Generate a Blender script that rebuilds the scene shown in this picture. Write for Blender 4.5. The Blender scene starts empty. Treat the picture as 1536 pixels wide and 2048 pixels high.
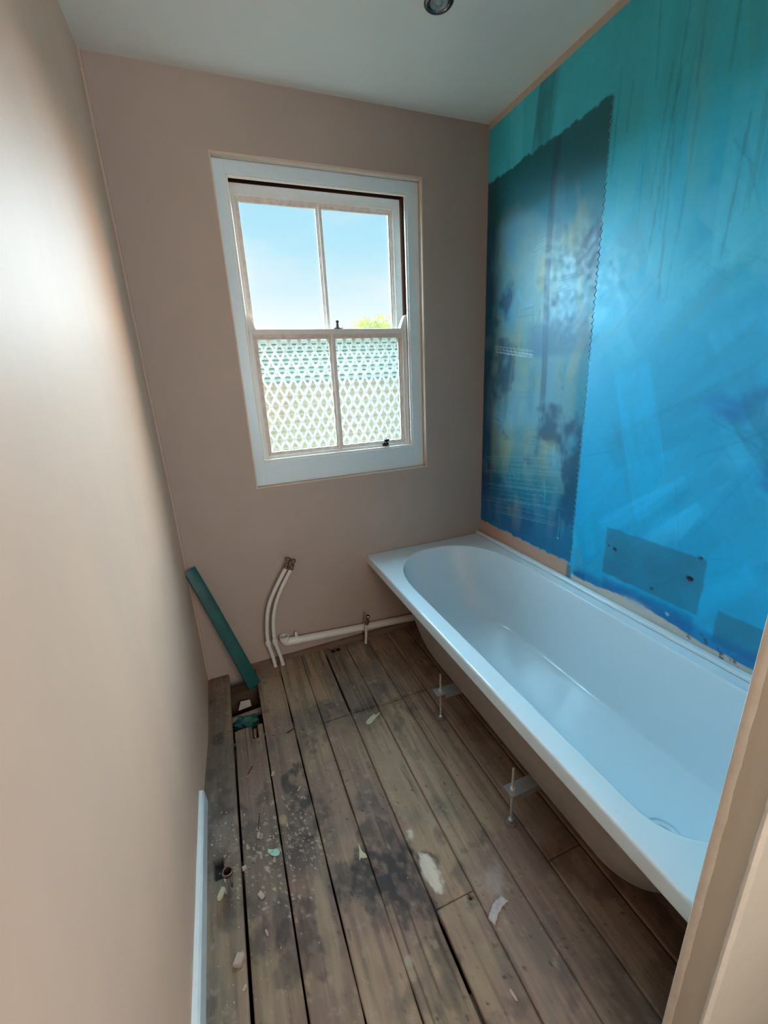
import bpy, bmesh, math, random
import numpy as np
from mathutils import Vector, Matrix

random.seed(7); rng = np.random.default_rng(7)
S = bpy.context.scene
COL = S.collection
PI = math.pi

# ------------------------------------------------------------------ camera
W, H = 1.562, 2.429
cam_d = bpy.data.cameras.new('camera'); cam = bpy.data.objects.new('camera', cam_d); COL.objects.link(cam)
Rm = Matrix(((0.92913115, -0.36660551, -0.04812177), (0.15345778, 0.2639299, 0.95225612), (-0.33640156, -0.89215549, 0.30148396)))
cam.matrix_world = Matrix.Translation((0.23451753, -1.95435378, 1.37124265)) @ Rm.transposed().to_4x4()
cam_d.sensor_fit = 'HORIZONTAL'; cam_d.sensor_width = 36.0; cam_d.lens = 839.624507 / 1536 * 36
cam_d.clip_start = 0.02
S.camera = cam
S.view_settings.view_transform = 'Standard'; S.view_settings.look = 'None'
S.view_settings.gamma = 1; S.view_settings.exposure = 0.0
try: S.view_settings.use_curve_mapping = False
except Exception: pass

# ------------------------------------------------------------------ light
def new_light(name, kind, color, energy, d=None, loc=(0, 0, 0), angle=None, size=None):
    l = bpy.data.lights.new(name, kind); l.color = color; l.energy = energy
    o = bpy.data.objects.new(name, l); COL.objects.link(o); o.location = loc
    if d is not None: o.rotation_euler = Vector(d).to_track_quat('-Z', 'Y').to_euler()
    if angle: l.angle = math.radians(angle)
    if size: l.shape = 'RECTANGLE'; l.size, l.size_y = size
    return o
SKY_E, SUN_E, HALL_E = 84.0, 16.5, 27.5
new_light('sky_light', 'SUN', (0.40, 0.77, 1.0), SKY_E, d=(0.38, -1, -0.72), loc=(0, 6, 6), angle=124)
new_light('hazy_low_sun', 'SUN', (1.0, 0.75, 0.56), SUN_E, d=(-0.60, -1, -0.34), loc=(6, 6, 4), angle=62)
new_light('landing_fill', 'AREA', (1.0, 0.94, 0.88), HALL_E, d=(0, 1, -0.05), loc=(0.78, -3.36, 1.5), size=(1.0, 1.3))  # added fill lamp, out of view on the landing, brightens the room

w = bpy.data.worlds.new('sky'); S.world = w; w.use_nodes = True
nt = w.node_tree; nt.nodes.clear()
def N(nt, t, **k):
    n = nt.nodes.new(t)
    for a, b in k.items(): setattr(n, a, b)
    return n
out = N(nt, 'ShaderNodeOutputWorld'); bg = N(nt, 'ShaderNodeBackground'); tc = N(nt, 'ShaderNodeTexCoord')
sep = N(nt, 'ShaderNodeSeparateXYZ'); nt.links.new(tc.outputs['Generated'], sep.inputs[0])
ramp = N(nt, 'ShaderNodeValToRGB'); e = ramp.color_ramp.elements
e[0].position = 0.0; e[0].color = (0.90, 0.97, 0.99, 1); e[1].position = 0.5; e[1].color = (0.28, 0.70, 0.98, 1)
m_ = ramp.color_ramp.elements.new(0.14); m_.color = (0.82, 0.96, 1.0, 1)
m_ = ramp.color_ramp.elements.new(0.26); m_.color = (0.46, 0.84, 1.0, 1)
nt.links.new(sep.outputs['Z'], ramp.inputs[0])
nz = N(nt, 'ShaderNodeTexNoise'); nz.inputs['Scale'].default_value = 2.6; nz.inputs['Detail'].default_value = 6; nz.inputs['Roughness'].default_value = 0.6
mp = N(nt, 'ShaderNodeMapping'); mp.inputs['Scale'].default_value = (1, 1, 3.0); mp.inputs['Rotation'].default_value = (0, 0.35, 0.2)
nt.links.new(tc.outputs['Generated'], mp.inputs[0]); nt.links.new(mp.outputs[0], nz.inputs['Vector'])
cr = N(nt, 'ShaderNodeValToRGB'); cr.color_ramp.elements[0].position = 0.46; cr.color_ramp.elements[1].position = 0.72
cr.color_ramp.elements[1].color = (0.7, 0.7, 0.7, 1)
nt.links.new(nz.outputs[0], cr.inputs[0])
mx = N(nt, 'ShaderNodeMix', data_type='RGBA'); nt.links.new(cr.outputs[0], mx.inputs[0]); nt.links.new(ramp.outputs[0], mx.inputs[6]); mx.inputs[7].default_value = (0.95, 0.98, 1.0, 1)
nt.links.new(mx.outputs[2], bg.inputs[0]); bg.inputs[1].default_value = 1.0; nt.links.new(bg.outputs[0], out.inputs[0])

# ------------------------------------------------------------------ helpers
def lin(r, g, b):
    f = lambda c: (c / 255) / 12.92 if c / 255 <= 0.04045 else ((c / 255 + 0.055) / 1.055) ** 2.4
    return (f(r), f(g), f(b))
def mat(name, rgb=(200, 200, 200), rough=0.6, metal=0.0, noise=0.0, nscale=8.0, rgb2=None, bump=0.0, bscale=60.0, vcol=False, stretch=(1, 1, 1),
        trans=0.0, transl=0.0, ior=1.45, alpha_t=0.0, spec=0.5, rough_var=0.0, coat=0.0):
    m = bpy.data.materials.new(name); m.use_nodes = True
    nt = m.node_tree; b = nt.nodes['Principled BSDF']; L = nt.links
    b.inputs['Roughness'].default_value = rough; b.inputs['Metallic'].default_value = metal
    b.inputs['IOR'].default_value = ior; b.inputs['Specular IOR Level'].default_value = spec
    b.inputs['Transmission Weight'].default_value = trans; b.inputs['Coat Weight'].default_value = coat
    tc = N(nt, 'ShaderNodeTexCoord'); mp = N(nt, 'ShaderNodeMapping'); mp.inputs['Scale'].default_value = stretch
    L.new(tc.outputs['Object'], mp.inputs[0])
    n = N(nt, 'ShaderNodeTexNoise'); n.inputs['Scale'].default_value = nscale; n.inputs['Detail'].default_value = 5; n.inputs['Roughness'].default_value = 0.62
    L.new(mp.outputs[0], n.inputs['Vector'])
    if vcol:
        base = N(nt, 'ShaderNodeVertexColor', layer_name='Col'); src = base.outputs[0]
    else:
        base = N(nt, 'ShaderNodeRGB'); base.outputs[0].default_value = (*lin(*rgb), 1); src = base.outputs[0]
    if noise > 0:
        rp = N(nt, 'ShaderNodeMapRange'); rp.inputs[1].default_value = 0.32; rp.inputs[2].default_value = 0.68
        rp.inputs[3].default_value = 0; rp.inputs[4].default_value = noise; L.new(n.outputs[0], rp.inputs[0])
        mxn = N(nt, 'ShaderNodeMix', data_type='RGBA'); L.new(rp.outputs[0], mxn.inputs[0]); L.new(src, mxn.inputs[6])
        if rgb2 is None:
            mul = N(nt, 'ShaderNodeMix', data_type='RGBA', blend_type='MULTIPLY'); mul.inputs[0].default_value = 1
            L.new(src, mul.inputs[6]); mul.inputs[7].default_value = (0.35, 0.33, 0.32, 1); L.new(mul.outputs[2], mxn.inputs[7])
        else: mxn.inputs[7].default_value = (*lin(*rgb2), 1)
        src = mxn.outputs[2]
    L.new(src, b.inputs['Base Color'])
    if rough_var > 0:
        n3 = N(nt, 'ShaderNodeTexNoise'); n3.inputs['Scale'].default_value = nscale * 0.6; n3.inputs['Detail'].default_value = 4
        L.new(mp.outputs[0], n3.inputs['Vector']); r3 = N(nt, 'ShaderNodeMapRange'); r3.inputs[1].default_value = 0.3; r3.inputs[2].default_value = 0.7
        r3.inputs[3].default_value = max(0.05, rough - rough_var); r3.inputs[4].default_value = min(1, rough + rough_var)
        L.new(n3.outputs[0], r3.inputs[0]); L.new(r3.outputs[0], b.inputs['Roughness'])
    if bump > 0:
        n2 = N(nt, 'ShaderNodeTexNoise'); n2.inputs['Scale'].default_value = bscale; n2.inputs['Detail'].default_value = 4
        L.new(mp.outputs[0], n2.inputs['Vector'])
        bp = N(nt, 'ShaderNodeBump'); bp.inputs['Strength'].default_value = bump; bp.inputs['Distance'].default_value = 0.004
        L.new(n2.outputs[0], bp.inputs['Height']); L.new(bp.outputs[0], b.inputs['Normal'])
    o = nt.nodes['Material Output']; sh = b.outputs[0]
    if transl > 0:
        t = N(nt, 'ShaderNodeBsdfTranslucent'); L.new(src, t.inputs[0]); ms = N(nt, 'ShaderNodeMixShader'); ms.inputs[0].default_value = transl
        L.new(sh, ms.inputs[1]); L.new(t.outputs[0], ms.inputs[2]); sh = ms.outputs[0]
    if alpha_t > 0:
        t = N(nt, 'ShaderNodeBsdfTransparent'); ms = N(nt, 'ShaderNodeMixShader'); ms.inputs[0].default_value = alpha_t
        L.new(sh, ms.inputs[1]); L.new(t.outputs[0], ms.inputs[2]); sh = ms.outputs[0]
    L.new(sh, o.inputs[0])
    return m
M = dict(
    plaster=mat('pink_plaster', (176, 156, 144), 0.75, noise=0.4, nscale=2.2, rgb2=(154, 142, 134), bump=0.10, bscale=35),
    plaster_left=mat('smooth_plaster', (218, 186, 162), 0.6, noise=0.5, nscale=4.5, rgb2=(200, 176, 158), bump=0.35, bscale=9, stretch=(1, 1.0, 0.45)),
    plaster_edge=mat('plaster_edge', (208, 186, 166), 0.7, noise=0.3, nscale=20, rgb2=(170, 145, 128), bump=0.3),
    nib=mat('nib_plaster', (194, 186, 170), 0.6, noise=0.3, nscale=7, rgb2=(176, 166, 150), bump=0.2, bscale=25),
    bead=mat('bead_plaster', (204, 196, 182), 0.7, noise=0.4, nscale=30, rgb2=(180, 168, 152), bump=0.4, bscale=80),
    ceiling=mat('ceiling_paint', (232, 230, 222), 0.8, noise=0.12, nscale=3, rgb2=(196, 196, 190), bump=0.05, bscale=40),
    bluewall=mat('blue_wall_coating', vcol=True, rough=0.45, noise=0.10, nscale=70, rough_var=0.09, bump=0.06, bscale=90, spec=0.7),
    board=mat('old_floorboard', vcol=True, rough=0.75, noise=0.34, nscale=9, stretch=(9, 0.8, 1), bump=0.3, bscale=26),
    under=mat('dark_underfloor', (30, 24, 20), 0.9, noise=0.5),
    joist=mat('joist_timber', (84, 66, 50), 0.8, noise=0.5, stretch=(1, 6, 6)),
    wpaint=mat('white_gloss_paint', (214, 228, 232), 0.32, noise=0.12, nscale=14, rgb2=(190, 196, 194), bump=0.06, bscale=30),
    sash=mat('sash_paint', (224, 216, 208), 0.4, noise=0.2, nscale=25, rgb2=(190, 170, 158), bump=0.08, bscale=40),
    putty=mat('putty', (226, 210, 196), 0.6, noise=0.5, nscale=40, rgb2=(180, 150, 134)),
    darkwood=mat('brown_sash_channel', (50, 26, 18), 1.0, noise=0.4, spec=0.0),
    brown=mat('sash_fastener_brown', (92, 70, 64), 0.4, 0.3, noise=0.3),
    black=mat('black_iron', (38, 40, 38), 0.4, 0.5),
    glass=mat('clear_glass', (255, 255, 255), 0.02, alpha_t=0.93),
    pglass=mat('patterned_glass', (236, 240, 232), 0.12, transl=0.04, alpha_t=0.88, bump=0.8, bscale=60),
    pbar=mat('patterned_glass_ridge', (250, 252, 248), 0.15, transl=0.10, alpha_t=0.25),
    bath=mat('bath_acrylic', (212, 228, 235), 0.12, noise=0.0, coat=0.5),
    hull=mat('fibreglass_shell', (150, 142, 136), 0.7, noise=0.3, nscale=12, bump=0.4, bscale=50),
    steel=mat('zinc_steel', (226, 226, 222), 0.28, 0.85, noise=0.15, nscale=30),
    galv=mat('galvanised_bracket', (158, 160, 160), 0.5, 0.6, noise=0.3, nscale=25),
    pvc=mat('white_pvc', (214, 208, 200), 0.35, noise=0.12, nscale=15, rgb2=(180, 170, 160)),
    copper=mat('dull_copper', (150, 124, 106), 0.34, 0.85, noise=0.8, nscale=60, rgb2=(96, 70, 56)),
    chrome=mat('chrome', (225, 230, 235), 0.08, 1.0),
    teal=mat('teal_plastic', (14, 92, 86), 0.45, noise=0.6, nscale=7, rgb2=(8, 56, 56), transl=0.15),
    tealdull=mat('teal_cloth', (50, 110, 100), 0.8, noise=0.4, nscale=20, rgb2=(24, 60, 56)),
    paper=mat('torn_paper', (214, 206, 192), 0.8, noise=0.3, nscale=30),
    crumb=mat('plaster_crumb', (178, 158, 146), 0.85, noise=0.3, nscale=30),
    flake=mat('pale_flake', (186, 180, 150), 0.7, noise=0.3, nscale=40),
    mint=mat('mint_flake', (150, 196, 178), 0.6),
    red=mat('rusty_splinter', (112, 44, 30), 0.6),
    darkstick=mat('dark_splinter', (48, 36, 28), 0.7),
    tape=mat('clear_tape', (226, 218, 220), 0.2, alpha_t=0.6, noise=0.3, nscale=60, bump=0.8, bscale=60),
    leaf=mat('leaf', (150, 140, 8), 0.7, transl=0.4, noise=0.6, nscale=2, rgb2=(84, 92, 8), spec=0.0),
    trunk=mat('bark', (96, 80, 60), 0.9),
    brick=mat('yellow_brick', (214, 176, 122), 0.9, noise=0.6, nscale=1.4, rgb2=(186, 176, 112)),
    slates=mat('pale_roof', (84, 84, 68), 0.9, noise=0.3, nscale=5, rgb2=(70, 70, 56), spec=0.0),
    grass=mat('grass', (62, 66, 46), 0.9, noise=0.5, nscale=2),
    lens=mat('lamp_lens', (150, 160, 164), 0.15, noise=0.5, nscale=60, coat=0.5),
)
# brick courses for the building outside
def courses(m, sx, sy, c1, c2, mort, scale):
    nt = m.node_tree; b = nt.nodes['Principled BSDF']; L = nt.links
    tc = N(nt, 'ShaderNodeTexCoord'); mp = N(nt, 'ShaderNodeMapping'); mp.inputs['Rotation'].default_value = (PI / 2, 0, 0)
    L.new(tc.outputs['Object'], mp.inputs[0]); br = N(nt, 'ShaderNodeTexBrick')
    br.inputs['Scale'].default_value = scale; br.inputs['Color1'].default_value = (*lin(*c1), 1); br.inputs['Color2'].default_value = (*lin(*c2), 1); br.inputs['Mortar'].default_value = (*lin(*mort), 1)
    br.inputs['Brick Width'].default_value = sx; br.inputs['Row Height'].default_value = sy; br.inputs['Mortar Size'].default_value = 0.012
    L.new(mp.outputs[0], br.inputs['Vector'])
    old = b.inputs['Base Color'].links[0].from_socket
    mm = N(nt, 'ShaderNodeMix', data_type='RGBA'); mm.inputs[0].default_value = 0.6
    L.new(old, mm.inputs[6]); L.new(br.outputs[0], mm.inputs[7]); L.new(mm.outputs[2], b.inputs['Base Color'])
courses(M['brick'], 0.225, 0.075, (220, 176, 120), (196, 150, 104), (226, 214, 190), 1.0)

def link(name, me, m, parent=None, smooth=False):
    o = bpy.data.objects.new(name, me); COL.objects.link(o)
    if m is not None: me.materials.append(m)
    if smooth:
        for p in me.polygons: p.use_smooth = True
    if parent is not None: o.parent = parent
    return o
def struct(o): o['kind'] = 'structure'; return o
def tag(o, label, cat, group=None, kind=None):
    o['label'] = label; o['category'] = cat
    if group: o['group'] = group
    if kind: o['kind'] = kind
    return o
def thing(name, label, cat, loc=(0, 0, 0), group=None):
    o = bpy.data.objects.new(name, None); COL.objects.link(o); o.location = loc; o.empty_display_size = 0.05
    bpy.context.view_layer.update()
    return tag(o, label, cat, group)
class MB:
    """mesh builder: geometry given in world space, stored relative to an origin"""
    def __init__(s): s.bm = bmesh.new()
    def box(s, a, b, bev=0.0, seg=2):
        r = bmesh.ops.create_cube(s.bm, size=1)
        a, b = Vector(a), Vector(b); c = (a + b) / 2; d = b - a
        for v in r['verts']: v.co = Vector((v.co.x * d.x, v.co.y * d.y, v.co.z * d.z)) + c
        if bev:
            es = {e for v in r['verts'] for e in v.link_edges}
            bmesh.ops.bevel(s.bm, geom=list(es), offset=bev, segments=seg, profile=0.5, affect='EDGES')
        return s
    def tube(s, pts, r, n=14, cap=True):
        pts = [Vector(p) for p in pts]; rings = []
        rr = r if isinstance(r, (list, tuple)) else [r] * len(pts)
        up = None
        for i, p in enumerate(pts):
            d = (pts[min(i + 1, len(pts) - 1)] - pts[max(i - 1, 0)]).normalized()
            if up is None: up = Vector((1, 0, 0)) if abs(d.x) < 0.9 else Vector((0, 1, 0))
            u = d.cross(up)
            if u.length < 1e-4: u = d.orthogonal()
            u.normalize(); v = u.cross(d).normalized(); up = v
            rings.append([s.bm.verts.new(p + rr[i] * (math.cos(2 * PI * k / n) * u + math.sin(2 * PI * k / n) * v)) for k in range(n)])
        for a, b in zip(rings, rings[1:]):
            for k in range(n): s.bm.faces.new((a[k], a[(k + 1) % n], b[(k + 1) % n], b[k]))
        if cap:
            s.bm.faces.new(rings[0][::-1]); s.bm.faces.new(rings[-1])
        return s
    def lathe(s, c, axis, prof, n=24):
        """prof: list of (r, t) along axis"""
        c = Vector(c); ax = Vector(axis).normalized(); u = ax.orthogonal().normalized(); v = ax.cross(u)
        rings = []
        for r, t in prof:
            if r < 1e-6: rings.append([s.bm.verts.new(c + ax * t)])
            else: rings.append([s.bm.verts.new(c + ax * t + r * (math.cos(2 * PI * k / n) * u + math.sin(2 * PI * k / n) * v)) for k in range(n)])
        for a, b in zip(rings, rings[1:]):
            for k in range(n):
                if len(a) == 1 and len(b) == 1: continue
                if len(a) == 1: s.bm.faces.new((a[0], b[(k + 1) % n], b[k]))
                elif len(b) == 1: s.bm.faces.new((a[k], a[(k + 1) % n], b[0]))
                else: s.bm.faces.new((a[k], a[(k + 1) % n], b[(k + 1) % n], b[k]))
        return s
    def prism(s, poly, thick, frame=None):
        """poly: 3D points of a planar outline; extruded by the vector thick"""
        t = Vector(thick); a = [s.bm.verts.new(Vector(p)) for p in poly]; b = [s.bm.verts.new(Vector(p) + t) for p in poly]
        n = len(a); s.bm.faces.new(a[::-1]); s.bm.faces.new(b)
        for k in range(n): s.bm.faces.new((a[k], a[(k + 1) % n], b[(k + 1) % n], b[k]))
        return s
    def build(s, name, m, parent=None, smooth=False, bevel=0.0, origin=None):
        bmesh.ops.recalc_face_normals(s.bm, faces=s.bm.faces)
        o0 = Vector(origin) if origin is not None else (parent.matrix_world.translation.copy() if parent is not None else Vector((0, 0, 0)))
        if origin is None and parent is not None:
            q = parent; o0 = Vector((0, 0, 0))
            while q is not None: o0 += q.location; q = q.parent
        for v in s.bm.verts: v.co -= o0
        me = bpy.data.meshes.new(name); s.bm.to_mesh(me); s.bm.free()
        o = link(name, me, M[m] if isinstance(m, str) else m, parent)
        if origin is not None and parent is None: o.location = o0
        if smooth:
            for p in me.polygons: p.use_smooth = True
            try:
                me.set_sharp_from_angle(angle=math.radians(40))
            except Exception: pass
        if bevel:
            md = o.modifiers.new('bevel', 'BEVEL'); md.width = bevel; md.segments = 2; md.limit_method = 'ANGLE'
        return o

# numpy value noise
def vnoise(u, v, seed):
    r = np.random.default_rng(seed); g = r.random((256, 256))
    ui, vi = np.floor(u).astype(int), np.floor(v).astype(int); fu, fv = u - ui, v - vi
    fu = fu * fu * (3 - 2 * fu); fv = fv * fv * (3 - 2 * fv)
    G = lambda a, b: g[a % 256, b % 256]
    return (G(ui, vi) * (1 - fu) + G(ui + 1, vi) * fu) * (1 - fv) + (G(ui, vi + 1) * (1 - fu) + G(ui + 1, vi + 1) * fu) * fv
def fbm(u, v, seed, o=4):
    s = 0; a = 0.5; t = 0
    for k in range(o): s = s + a * vnoise(u * 2 ** k + 31.7 * k, v * 2 ** k + 17.3 * k, seed + k); t += a; a *= 0.55
    return s / t
def sst(x, a, b): t = np.clip((x - a) / (b - a), 0, 1); return t * t * (3 - 2 * t)
def grid_mesh(name, P, colr, m, parent=None):
    nr, nc = P.shape[:2]; me = bpy.data.meshes.new(name)
    idx = np.arange(nr * nc).reshape(nr, nc)
    f = np.stack([idx[:-1, :-1], idx[:-1, 1:], idx[1:, 1:], idx[1:, :-1]], -1).reshape(-1, 4)
    me.vertices.add(nr * nc); me.vertices.foreach_set('co', P.reshape(-1).astype(np.float32))
    me.loops.add(f.size); me.loops.foreach_set('vertex_index', f.reshape(-1).astype(np.int32))
    me.polygons.add(len(f)); me.polygons.foreach_set('loop_start', np.arange(0, f.size, 4, dtype=np.int32))
    me.update(calc_edges=True); me.polygons.foreach_set('use_smooth', np.ones(len(f), bool))
    if colr is not None:
        at = me.color_attributes.new('Col', 'FLOAT_COLOR', 'POINT')
        c4 = np.concatenate([colr.reshape(-1, 3), np.ones((nr * nc, 1))], 1).astype(np.float32); at.data.foreach_set('color', c4.reshape(-1))
    return link(name, me, m, parent)

# ------------------------------------------------------------------ setting: shell
YN1, YN2, XN = -1.700, -1.752, 0.830      # thin partition at the foot of the bath
YH = -3.40                                # end of the landing behind the doorway
# window wall with its opening
OX0, OX1, OZ0, OZ1 = 0.361, 1.221, 0.925, 2.192
b = MB()
T = 0.26
b.box((-0.15, 0, -0.3), (OX0, T, 2.6)); b.box((OX1, 0, -0.3), (W + 0.15, T, 2.6))
b.box((OX0, 0, -0.3), (OX1, T, OZ0)); b.box((OX0, 0, OZ1), (OX1, T, 2.6))
struct(b.build('wall_back', 'plaster'))
# left wall: a plane with a slight belly at the foot
ys = np.concatenate([np.linspace(0.0, -0.03, 8), np.linspace(-0.04, -1.9, 120), [YH]]); zs = np.linspace(-0.03, H + 0.02, 90)
YY, ZZ = np.meshgrid(ys, zs)
X = -0.014 * (1 - sst(ZZ, 0.05, 0.55)) * sst(-YY, 0.35, 0.75) + 0.004 * (fbm(YY * 3 + 9, ZZ * 3, 3) - 0.5)
X += 0.008 * (1 - sst(-YY, 0.0, 0.025)) ** 2
o = struct(grid_mesh('wall_left', np.stack([X, YY, ZZ], -1), None, M['plaster_left']))
md = o.modifiers.new('solid', 'SOLIDIFY'); md.thickness = 0.10; md.offset = 1.0
# ceiling
b = MB(); b.box((-0.12, YH - 0.12, H), (W + 0.12, 0.0, H + 0.12)); struct(b.build('ceiling', 'ceiling'))
# landing behind
b = MB(); b.box((W, YH - .12, -0.22), (W + 0.12, YN2, H)); struct(b.build('wall_landing_right', 'plaster'))
b = MB()
b.box((-0.1, YH - 0.12, -0.22), (0.25, YH, H)); b.box((1.3, YH - 0.12, -0.22), (W, YH, H)); b.box((0.25, YH - 0.12, -0.22), (1.3, YH, 0.85)); b.box((0.25, YH - 0.12, 2.2), (1.3, YH, H))
struct(b.build('wall_landing_end', 'plaster'))
b = MB(); b.box((0.25, YH - .08, 0.85), (0.30, YH - .03, 2.2)); b.box((1.25, YH - .08, .85), (1.3, YH - .03, 2.2)); b.box((.3, YH - .08, .85), (1.25, YH - .03, .9)); b.box((.3, YH - .08, 2.15), (1.25, YH - .03, 2.2)); b.box((.3, YH - .075, 1.5), (1.25, YH - .035, 1.54))
struct(b.build('added_landing_window', 'wpaint'))  # unseen window frame, made up to go with the landing fill lamp
# partition at the bath foot
b = MB(); b.box((XN, YN2, 0.0), (W, YN1, H)); nib = struct(b.build('wall_partition', 'nib'))
def rough_strip(name, p0, ax, w0, n, m, j, prof):
    pass
for nm, yc, s_ in (('trim_1', YN1, 1), ('trim_2', YN2, -1)):      # plastered corner beads with ragged edges
    b = MB(); rings = []
    zz = np.linspace(0, H, 240)
    for z in zz:
        j = 0.0005 * math.sin(z * 61) + 0.0010 * (random.random() - .5); wd = 0.012 if s_ > 0 else 0.005
        prof = [(XN + 0.012, yc + s_ * 0.0015), (XN + 0.002, yc + s_ * 0.002), (XN - 0.0025, yc - s_ * 0.0005), (XN - 0.003, yc - s_ * wd * 0.6), (XN + 0.0005, yc - s_ * (wd + 0.001 + j))]
        rings.append([b.bm.verts.new((x, y, z)) for x, y in prof])
    for a, c in zip(rings, rings[1:]):
        for k in range(4): b.bm.faces.new((a[k], a[k + 1], c[k + 1], c[k]))
    struct(b.build(nm, 'bead', smooth=True))

# ------------------------------------------------------------------ right wall: blue coating painted in strokes
yy = np.linspace(0.0, -1.75, 376); zz = np.linspace(-0.03, H + 0.01, 520)
Y, Z = np.meshgrid(yy, zz)
def L3(*c): return np.array(lin(*c))
low, mid, top = L3(0, 164, 210), L3(14, 182, 212), L3(58, 192, 210)
warp = 0.10 * (fbm(Y * 3, Z * 3, 40) - .5)
t1 = sst(Z + warp * 2 + 0.30 * Y + 0.3, 1.0, 2.1)[..., None]
C = low * (1 - t1) + mid * t1
t2 = sst(Z + warp * 2 + 0.10 * Y + 0.1, 1.75, 2.4)[..., None]
C = C * (1 - t2) + top * t2
Hh = 0.0006 * (fbm(Y * 5, Z * 3, 60, 2) - .5)
rs = np.random.default_rng(11)
def stroke(y0, z0, ang, L, wd, col, al, h=0.0, soft=0.15, seed=0, strk=0.5, clip=None):
    c, s = math.cos(ang), math.sin(ang); R_ = (abs(c) * L + abs(s) * wd) / 2 + .03; Q_ = (abs(s) * L + abs(c) * wd) / 2 + .03
    j0, j1 = [int(np.clip(q / 1.75 * 375, 0, 375)) for q in (-(y0 + R_), -(y0 - R_) + .01)]; i0, i1 = [int(np.clip((q + .03) / (H + .04) * 519, 0, 519)) for q in (z0 - Q_, z0 + Q_ + .01)]
    if j1 <= j0 or i1 <= i0: return
    sl = (slice(i0, i1 + 1), slice(j0, j1 + 1)); Yl, Zl = Y[sl], Z[sl]
    u = (Yl - y0) * c + (Zl - z0) * s; v = -(Yl - y0) * s + (Zl - z0) * c
    n1 = fbm(u * 6 + seed, v * 40 + seed, 70 + seed % 9, 3)
    uu = np.abs(u + 0.03 * (fbm(v * 30, u * 0 + seed, 5, 2) - .5)) / (L / 2); vv = np.abs(v + 0.006 * (n1 - .5)) / (wd / 2)
    k = (1 - sst(uu, 1 - soft, 1)) * (1 - sst(vv, 1 - soft, 1)) * (1 - strk + strk * sst(n1, .3, .7)) * al
    if clip is not None: k = k * clip[sl]
    C[sl] = C[sl] * (1 - k[..., None]) + np.array(col) * k[..., None]
    Hh[sl] = Hh[sl] + h * k
for i in range(150):          # broad trowel / roller strokes
    y0 = -rs.random() * 1.75; z0 = 0.5 + rs.random() * 1.95
    steep = z0 > 1.75
    ang = (PI / 2 + rs.normal() * 0.12) if steep else (rs.choice([0.95, -0.75, 2.3, 1.2]) + rs.normal() * .22)
    f = sst(np.array(z0), 1.0, 2.2)
    base = (low * (1 - f) + top * f)
    colr = base * (1 + rs.normal() * 0.26) + np.array([0.03, 0.05, 0.05]) * max(0, rs.normal())
    stroke(y0, z0, ang, 0.25 + rs.random() * .5, 0.05 + rs.random() * .13, np.clip(colr, 0, 1), 0.35 + .4 * rs.random(), h=0.0002, seed=i)
for i in range(34):           # thin drips and drag lines in the upper half
    y0 = -0.62 - rs.random() * 1.1; z0 = 1.7 + rs.random() * .65
    stroke(y0, z0, PI / 2 + rs.normal() * 0.05, 0.15 + rs.random() * .45, 0.0062 + .003 * rs.random(), L3(12, 104, 124), 0.22 + .25 * rs.random(), h=-0.0003, seed=200 + i)
for i in range(30):
    y0 = -0.6 - rs.random() * 1.1; z0 = .6 + rs.random() * 1.5
    stroke(y0, z0, rs.random() * PI, 0.1 + rs.random() * .3, 0.0062, L3(0, 110, 160), 0.22, h=-0.0002, seed=300 + i)
stroke(-1.19, 1.25, 0.25, .19, .10, L3(0, 112, 190), .6, soft=.8, seed=3); stroke(-1.25, 1.29, 0.2, .12, .05, L3(0, 100, 180), .4, soft=.8, seed=4)
stroke(-1.36, 1.05, 0.5, .2, .10, L3(0, 96, 170), .5, soft=.6, seed=8)
# teal patches of older board near the bath
def rect(y0, y1, z0, z1, col, al, edge=0.006, j=0.01, seed=0):
    global C
    a = Y + j * (fbm(Z * 20, Y * 0, seed + 1, 3) - .5) * 2; bz = Z + j * (fbm(Y * 20, Z * 0, seed + 2, 3) - .5) * 2
    k = sst(a, y0, y0 + edge) * (1 - sst(a, y1 - edge, y1)) * sst(bz, z0, z0 + edge) * (1 - sst(bz, z1 - edge, z1))
    n1 = fbm(Y * 14, Z * 14, 90 + seed); k = k * al * (0.7 + 0.5 * n1)
    k = np.clip(k, 0, 1)[..., None]; C = C * (1 - k) + np.array(col) * k
    return k
rect(-1.215, -0.845, 0.60, 0.795, L3(34, 112, 140), .8, seed=1, j=.004); rect(-1.215, -0.845, 0.50, 0.60, L3(0, 98, 160), .6, edge=.02, seed=2)
rect(-1.40, -1.262, 0.54, 0.655, L3(40, 118, 148), .8, seed=3, j=.004)
rect(-1.7, -0.70, 0.49, 0.585, L3(0, 92, 160), .6, edge=.03, seed=4)
rect(-0.775, -0.705, .525, .56, L3(0, 70, 130), .7, edge=.01, seed=5)
rect(-0.745, -0.705, .56, .68, L3(70, 150, 190), .45, edge=.012, seed=6)
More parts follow.
